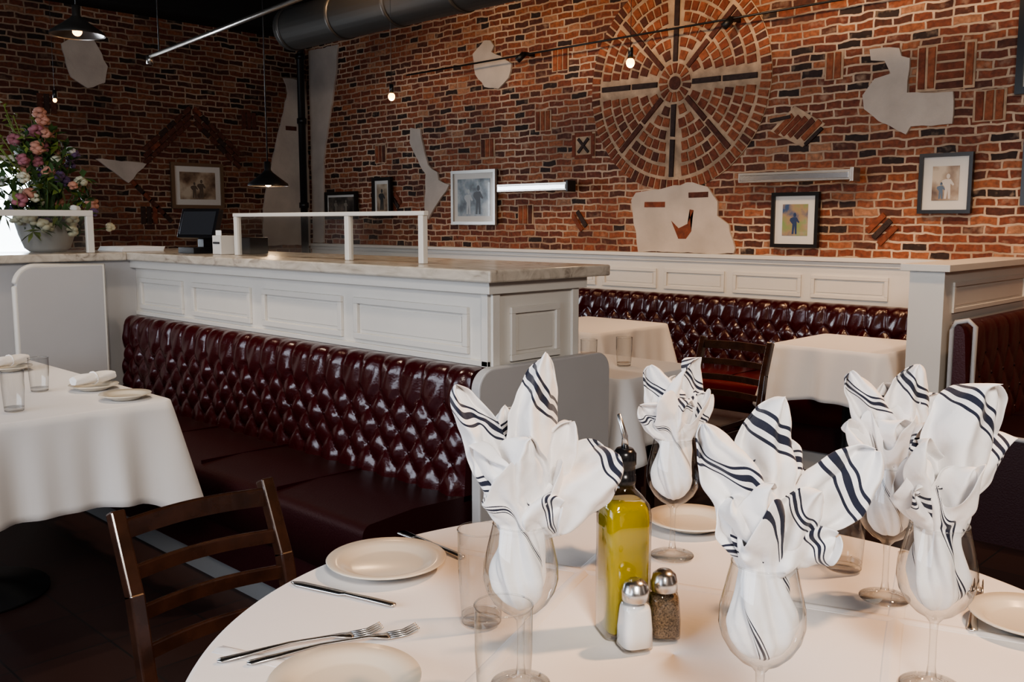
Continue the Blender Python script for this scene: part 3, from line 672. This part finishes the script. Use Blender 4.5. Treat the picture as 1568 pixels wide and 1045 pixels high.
def tumbler(x,y,r=.035,h=.145):
    b=MB(); b.lathe([(0,.001),(r*.80,.001),(r*.86,.006),(r*.985,h*.6),(r,h)],M_glass,40,TR(x,y,TZ))
    b.lathe([(0,.014),(r*.78,.014)],M_glass,40,TR(x,y,TZ))
    M=TR(x,y,TZ)
    for zz,rr in ((h,r),(.003,r*.82),(.014,r*.84)): b.tube([M@Vector((rr*math.cos(t),rr*math.sin(t),zz)) for t in [2*pi*k/40 for k in range(41)]],.0011,M_glass,6)
    b.done('water_tumbler',fix=False)
tumbler(.765,.758); tumbler(.942,.98); tumbler(1.534,.69); tumbler(1.21,3.52,.034,.12); tumbler(1.02,3.2,.034,.13); tumbler(2.97,2.45,.034,.12); tumbler(3.14,2.4,.034,.12)
def wineglass(x,y):
    b=MB(); M=TR(x,y,TZ)
    b.lathe([(0,.001),(.038,.001),(.038,.0025),(.02,.006),(.007,.012),(.0048,.03),(.0045,.07),(.0055,.088),(.012,.096),(.024,.103),(.036,.115),(.0445,.130),(.0485,.146),(.0475,.166),(.042,.19),(.0355,.218)],M_glass,48,M)
    for zz,rr,q in ((.218,.0355,.001),(.002,.038,.0012)): b.tube([M@Vector((rr*math.cos(t),rr*math.sin(t),zz)) for t in [2*pi*k/40 for k in range(41)]],q,M_glass,6)
    b.done('wine_glass',fix=False)
HD=-math.radians(45.8)
def crumple(p,seed,amp):
    q=Vector(p)*22+Vector((seed*3.1,seed*1.7,0)); d=noise.noise_vector(q); q2=Vector(p)*55+Vector((0,seed*2.3,seed)); d2=noise.noise_vector(q2)
    return Vector(p)+d*amp+d2*amp*.38
def napkin(x,y,petals,seed,body_top=.06,bw=1.0):
    rnd=random.Random(seed); b=MB(); M=TR(x,y,TZ+.219,HD)
    prof=[(-.113,.010),(-.105,.024),(-.09,.035),(-.07,.0400),(-.05,.0375),(-.03,.033),(-.012,.0290),(0,.029),(.012,.036),(.03,.046),(body_top,.056*bw)]
    ph=rnd.uniform(0,6)
    def fn(u,v):
        k=v*(len(prof)-1); i=min(int(k),len(prof)-2); f=k-i
        z=prof[i][0]*(1-f)+prof[i+1][0]*f; r=prof[i][1]*(1-f)+prof[i+1][1]*f; t=2*pi*(u%1.0)
        tw=t+z*9
        fo=.80+.13*math.sin(5*tw+ph)+.10*math.sin(3*t-z*30+ph)+.06*math.sin(11*tw)
        fo=min(fo,1.02) if z<0 else fo+z*4*math.sin(3*t+ph)
        p=Vector((r*fo*math.cos(t),r*fo*math.sin(t),z+ (max(0,z)*.5*math.sin(4*t+ph))))
        return crumple(p,seed,.0018 if z<0 else .006*min(1,z/.03)+.0018)
    def uvf(u,v):
        return (.655+.45*math.sin(2*pi*u+v*3+ph)+.15*math.sin(4*pi*u+v*9),v)
    b.grid(84,36,fn,M_napkin,True,M,uvf,closed=False)
    for P in petals:
        tip=Vector(P[0]); w=P[1]*1.06; N=Vector(P[2]).normalized() if len(P)>2 and P[2] else Vector((tip.x*.2,-1,-.1)).normalized()
        st=P[3] if len(P)>3 else (.0,.25); tw=P[4] if len(P)>4 else rnd.uniform(-.5,.5); pt=P[5] if len(P)>5 else .58
        base=Vector((tip.x*.08,tip.y*.15-.002,-.025)); c1=Vector((tip.x*.12,tip.y*.3-.01,tip.z*.35)); c2=Vector((tip.x*.72,tip.y*.8-.012,tip.z*.62+.01))
        p1=rnd.uniform(0,6); side=rnd.choice((-1,1)); skew=rnd.uniform(-.35,.35)
        def S(v):
            a=1-v; return base*a**3+c1*3*a*a*v+c2*3*a*v*v+tip*v**3
        def fnp(u,v):
            uu=2*u-1; c=S(v); T=(S(min(1,v+.02))-S(max(0,v-.02))).normalized()
            Wd=T.cross(N).normalized(); Wd=Matrix.Rotation(tw*v,3,T)@Wd; Nn=Wd.cross(T).normalized()
            ww=w*(.32*(1-v)+1.22*(v**.7)*((1-v)**pt)+.02)
            rip=(.20*math.sin(uu*3.6+p1+v*3)+.12*math.sin(uu*7.5+v*6+p1))*w*min(1,v*3)
            curl=.6*uu*uu*ww*(.5+.5*v)+ side*.35*uu*ww*v
            p=c+Wd*(uu+skew*(1-uu*uu)*math.sin(pi*v)*.5)*ww-Nn*(curl-rip)+T*((.16*w*math.sin(uu*5+p1)+skew*w*uu)*(1-v)*v*2)
            return crumple(p,seed+w*100,.011*min(1,v*2.5)*(1-.5*v))
        b.grid(26,32,fnp,M_napkin,True,M,lambda u,v:(v*(.86)+st[0]+(2*u-1)*st[1]*.6,v))
    b.done('folded_napkin',solid=.0016,subsurf=1,fix=False)
wineglass(.843,.804)
napkin(.843,.804,[((.030,.0,.215),.048,None,(.0,.18)),((-.080,-.01,.178),.040,(-.3,-1,.3),(.02,.25)),((.122,-.01,.088),.056,(.1,-1,.5),(-.12,.02),.2,.35),
 ((-.062,-.02,.105),.038,(-.4,-1,.2),(.3,.3)),((.062,.02,.128),.042,(.3,-1,0),(.6,.1)),((.01,-.035,.12),.046,(0,-1,.5),(.5,.1)),((.05,-.03,.03),.05,(.2,-1,.4),(.02,.3)),((-.02,.05,.14),.05,(0,1,.1),(0,.1))],11)
wineglass(1.38,.94)
napkin(1.38,.94,[((-.045,0,.128),.045,None,(.1,.3)),((.030,0,.140),.054,None,(0,.25)),((.060,0,.075),.038,(.3,-1,.2),(.1,.2)),((-.060,-.01,.055),.040,(-.3,-1,.4),(.1,.2)),((.02,-.03,.07),.042,(0,-1,.4),(0,.2)),((0,.04,.1),.05,(0,1,0),(0,0))],12)
wineglass(.931,.511)
napkin(.931,.511,[((-.075,-.01,.160),.042,(-.2,-1,.2),(.1,.3)),((.018,.02,.185),.053,None,(0,.12)),((.118,-.01,.130),.046,(.1,-1,.5),(.05,.12),.1,.45),((.068,-.03,.040),.048,(.5,-1,.3),(.05,.2)),((-.01,-.035,.10),.048,(0,-1,.4),(.5,.2)),((-.045,-.02,.08),.048,(-.3,-1,.1),(.5,.2)),((.05,-.03,.09),.045,(.2,-1,.1),(.1,.25)),((.02,.05,.13),.055,(0,1,0),(0,0))],13)
wineglass(1.455,.585)
napkin(1.455,.585,[((-.068,0,.145),.042,(-.3,-1,.2),(0,.3)),((.035,0,.160),.058,None,(0,.2)),((.062,.01,.11),.045,(.3,-1,0),(0,.2)),((-.080,-.01,.065),.042,(-.3,-1,.5),(.5,.2)),((.060,-.01,.035),.038,(.3,-1,.3),(0,.2)),((0,-.03,.08),.048,(0,-1,.4),(.5,.2)),((0,.045,.12),.05,(0,1,0),(0,0))],14)
wineglass(1.207,.42)
napkin(1.207,.42,[((.058,0,.178),.060,None,(.0,.15),.1,.45),((.090,.02,.11),.045,(.3,-1,0),(0,.2)),((-.035,-.01,.110),.042,(-.2,-1,.2),(.4,.2)),((-.045,-.02,.05),.038,(-.3,-1,.3),(.0,.2)),((.02,-.03,.08),.048,(0,-1,.3),(.5,.2)),((0,.045,.12),.05,(0,1,0),(0,0))],15)
def sq(b,prof,mat,M,n=48,e=5,cap=True):
    vs=[];fs=[]
    for (r,z,k) in prof:
        for i in range(n):
            t=2*pi*i/n; c,s_=math.cos(t),math.sin(t); ee=2+(e-2)*k
            q=(abs(c)**ee+abs(s_)**ee)**(-1/ee); vs.append((r*q*c,r*q*s_,z))
    for j in range(len(prof)-1):
        for i in range(n): a=j*n+i;c_=j*n+(i+1)%n; fs.append((a,c_,c_+n,a+n))
    if cap: fs.append(tuple(reversed(range(n)))); fs.append(tuple(range((len(prof)-1)*n,len(prof)*n)))
    b.add(vs,fs,mat,True,M)
b=MB(); M=TR(1.065,.81,TZ,HD+.25)
sq(b,[(.030,0.001,1),(.0345,.004,1),(.0345,.18,1),(.032,.195,1),(.024,.207,.6),(.016,.216,0),(.0145,.225,0),(.0145,.262,0)],M_glass,M)
sq(b,[(.029,.008,1),(.0320,.012,1),(.0320,.175,1),(.030,.188,1),(.026,.198,.8)],M_oil,M)
b.lathe([(0,.222),(.0150,.222),(.0165,.226),(.0165,.236),(.0155,.237),(.0155,.250),(.0170,.252),(.0170,.268),(.012,.275),(0,.275)],M_blackp,24,M)
b.tube([M@Vector((0,0,.272)),M@Vector((0,0,.292)),M@Vector((-.010,0,.325))],[.006,.0045,.0028],M_steel,10)
b.done('olive_oil_bottle')
def shaker(x,y,fill,name,rz):
    b=MB(); M=TR(x,y,TZ,rz)
    sq(b,[(.019,0.001,1),(.0225,.003,1),(.0225,.03,1),(.0205,.06,.8),(.0175,.074,0)],M_glass,M,40,4)
    sq(b,[(.018,.004,1),(.0215,.006,1),(.0215,.03,1),(.0192,.058,.8),(.0185,.062,.6)],fill,M,40,4)
    b.lathe([(0,.0705),(.0185,.070),(.0195,.071),(.0195,.084),(.0185,.086),(.0165,.094),(.010,.0995),(0,.101)],M_steel,32,M)
    for k in range(6): a=k*pi/3; b.sphere((.008*math.cos(a),.008*math.sin(a),.0993),.0014,M_black,6,(1,1,.5),M)
    b.done(name,fix=False)
shaker(1.035,.765,M_salt,'salt_shaker',HD+.3); shaker(1.093,.757,M_pepper,'pepper_shaker',HD+.1)
def strip(b,M,pts,th=.0016,mat=M_steel):
    vs=[];n=len(pts)
    for (x,w,z) in pts: vs+=[(x,-w,z),(x,w,z),(x,w*.8,z+th),(x,-w*.8,z+th)]
    fs=[]
    for i in range(n-1):
        for k in range(4): a=i*4+k;c=i*4+(k+1)%4; fs.append((a,c,c+4,a+4))
    fs+=[(0,1,2,3),(4*n-1,4*n-2,4*n-3,4*n-4)]
    b.add(vs,fs,mat,True,M)
def axisM(p,q,z=TZ+.0002):
    d=Vector((q[0]-p[0],q[1]-p[1],0)); return TR(p[0],p[1],z,math.atan2(d.y,d.x)),d.length
def knife(p,q):
    M,L=axisM(p,q); b=MB(); strip(b,M,[(0,.003,0),(.004,.007,0),(.05,.0065,.001),(.095,.0045,.001),(.105,.0085,0),(.19,.0095,0),(L-.012,.007,0),(L,.001,0)],.003); b.done('table_knife')
def fork(p,q):
    M,L=axisM(p,q); b=MB(); strip(b,M,[(0,.003,.001),(.006,.008,.001),(.04,.0065,.003),(.10,.0032,.007),(L-.075,.0035,.005),(L-.06,.009,.003),(L-.048,.0115,.001),(L-.044,.0115,.001)],.002)
    for k in range(4):
        y=-.0095+.0063*k
        strip(b,M@Matrix.Translation((0,y,0)),[(L-.045,.0020,.001),(L-.02,.0017,.001),(L-.004,.0013,.006),(L,.0006,.008)],.0018)
    b.done('table_fork')
knife((.89,1.12),(.83,1.32)); knife((1.11,1.20),(1.12,1.36)); fork((.60,1.145),(.82,1.065)); fork((.625,1.110),(.855,1.025)); fork((1.42,.44),(1.62,.50))
# ------------------------------------------------------------------ lights
def area(n,loc,tgt,size,sy,energy,col,spread=None):
    l=bpy.data.lights.new(n,'AREA'); l.shape='RECTANGLE'; l.size=size; l.size_y=sy; l.energy=energy; l.color=col
    if spread: l.spread=spread
    o=bpy.data.objects.new(n,l); o.location=loc; o.rotation_euler=(Vector(tgt)-Vector(loc)).to_track_quat('-Z','Y').to_euler(); bpy.context.scene.collection.objects.link(o); return o
def spot(n,loc,tgt,energy,col,ang=70,bl=.6,r=.04):
    l=bpy.data.lights.new(n,'SPOT'); l.energy=energy; l.color=col; l.spot_size=math.radians(ang); l.spot_blend=bl; l.shadow_soft_size=r
    o=bpy.data.objects.new(n,l); o.location=loc; o.rotation_euler=(Vector(tgt)-Vector(loc)).to_track_quat('-Z','Y').to_euler(); bpy.context.scene.collection.objects.link(o)
def point(n,loc,energy,col,r=.03):
    l=bpy.data.lights.new(n,'POINT'); l.energy=energy; l.color=col; l.shadow_soft_size=r
    o=bpy.data.objects.new(n,l); o.location=loc; bpy.context.scene.collection.objects.link(o)
warm=(1,.66,.38); cool=(.78,.86,1)
area('window_daylight',(X0+.02,2.3,1.75),(X0+2,2.3,1.4),4.1,1.6,78,cool)
area('window_daylight_back',(1.7,WY-.02,1.5),(1.7,5,1.0),2.0,.8,22,cool)
area('camera_side_fill',(-.6,-1.2,2.7),(1.8,1.6,.6),.6,.6,80,(1,.91,.82))  # unseen fill light added behind the camera to brighten the foreground
for i,(x,y,e) in enumerate(((3.0,1.0,135),(3.0,2.9,135),(3.2,4.9,60))):
    spot('wall_spot_%d'%i,(x,y,3.3),(5.4,y+.5,1.8),e,warm,95,.9,.12)
spot('table_spot_a',(2.35,.0,3.1),(1.5,.45,.76),230,(1,.56,.28),64,.9,.08)
spot('table_spot_b',(4.2,2.4,3.2),(4.4,2.2,.7),60,(1,.6,.32),70,.8)
spot('table_spot_c',(3.6,3.6,3.2),(3.6,3.0,.7),65,(1,.6,.32),80,.8)
spot('booth_spot',(4.7,.9,3.2),(4.8,1.45,.9),50,(1,.6,.38),60,.8)
spot('left_table_spot',(1.1,3.4,3.2),(1.0,3.7,.7),45,(1,.70,.44),70,.8)
spot('banquette_spot_a',(1.3,2.6,3.3),(2.1,3.0,.9),75,(1,.82,.62),60,.8,.07)
spot('banquette_spot_b',(1.3,4.1,3.3),(2.1,4.2,.9),65,(1,.82,.62),60,.8,.07)
point('pendant_glow',(3.24,5.28,1.57),5,warm)
for p_ in ((3.48,4.34,2.02),(3.60,2.74,2.04)): point('bulb_glow_light',p_,3,warm)
w=bpy.data.worlds.new('W'); bpy.context.scene.world=w; w.use_nodes=True
bg=w.node_tree.nodes['Background']; bg.inputs[0].default_value=(.8,.9,1,1); bg.inputs[1].default_value=1.5
# ------------------------------------------------------------------ camera
cd=bpy.data.cameras.new('cam'); cam=bpy.data.objects.new('camera',cd); bpy.context.scene.collection.objects.link(cam)
cam.location=(0,0,1.36); cam.rotation_euler=(math.radians(90-7.15),0,math.radians(-45.8)); cd.lens=33.3; cd.sensor_width=36; cd.clip_start=.02
bpy.context.scene.camera=cam
bpy.context.scene.view_settings.view_transform='AgX'
bpy.context.scene.view_settings.look='AgX - Medium High Contrast'
bpy.context.scene.view_settings.exposure=0.25
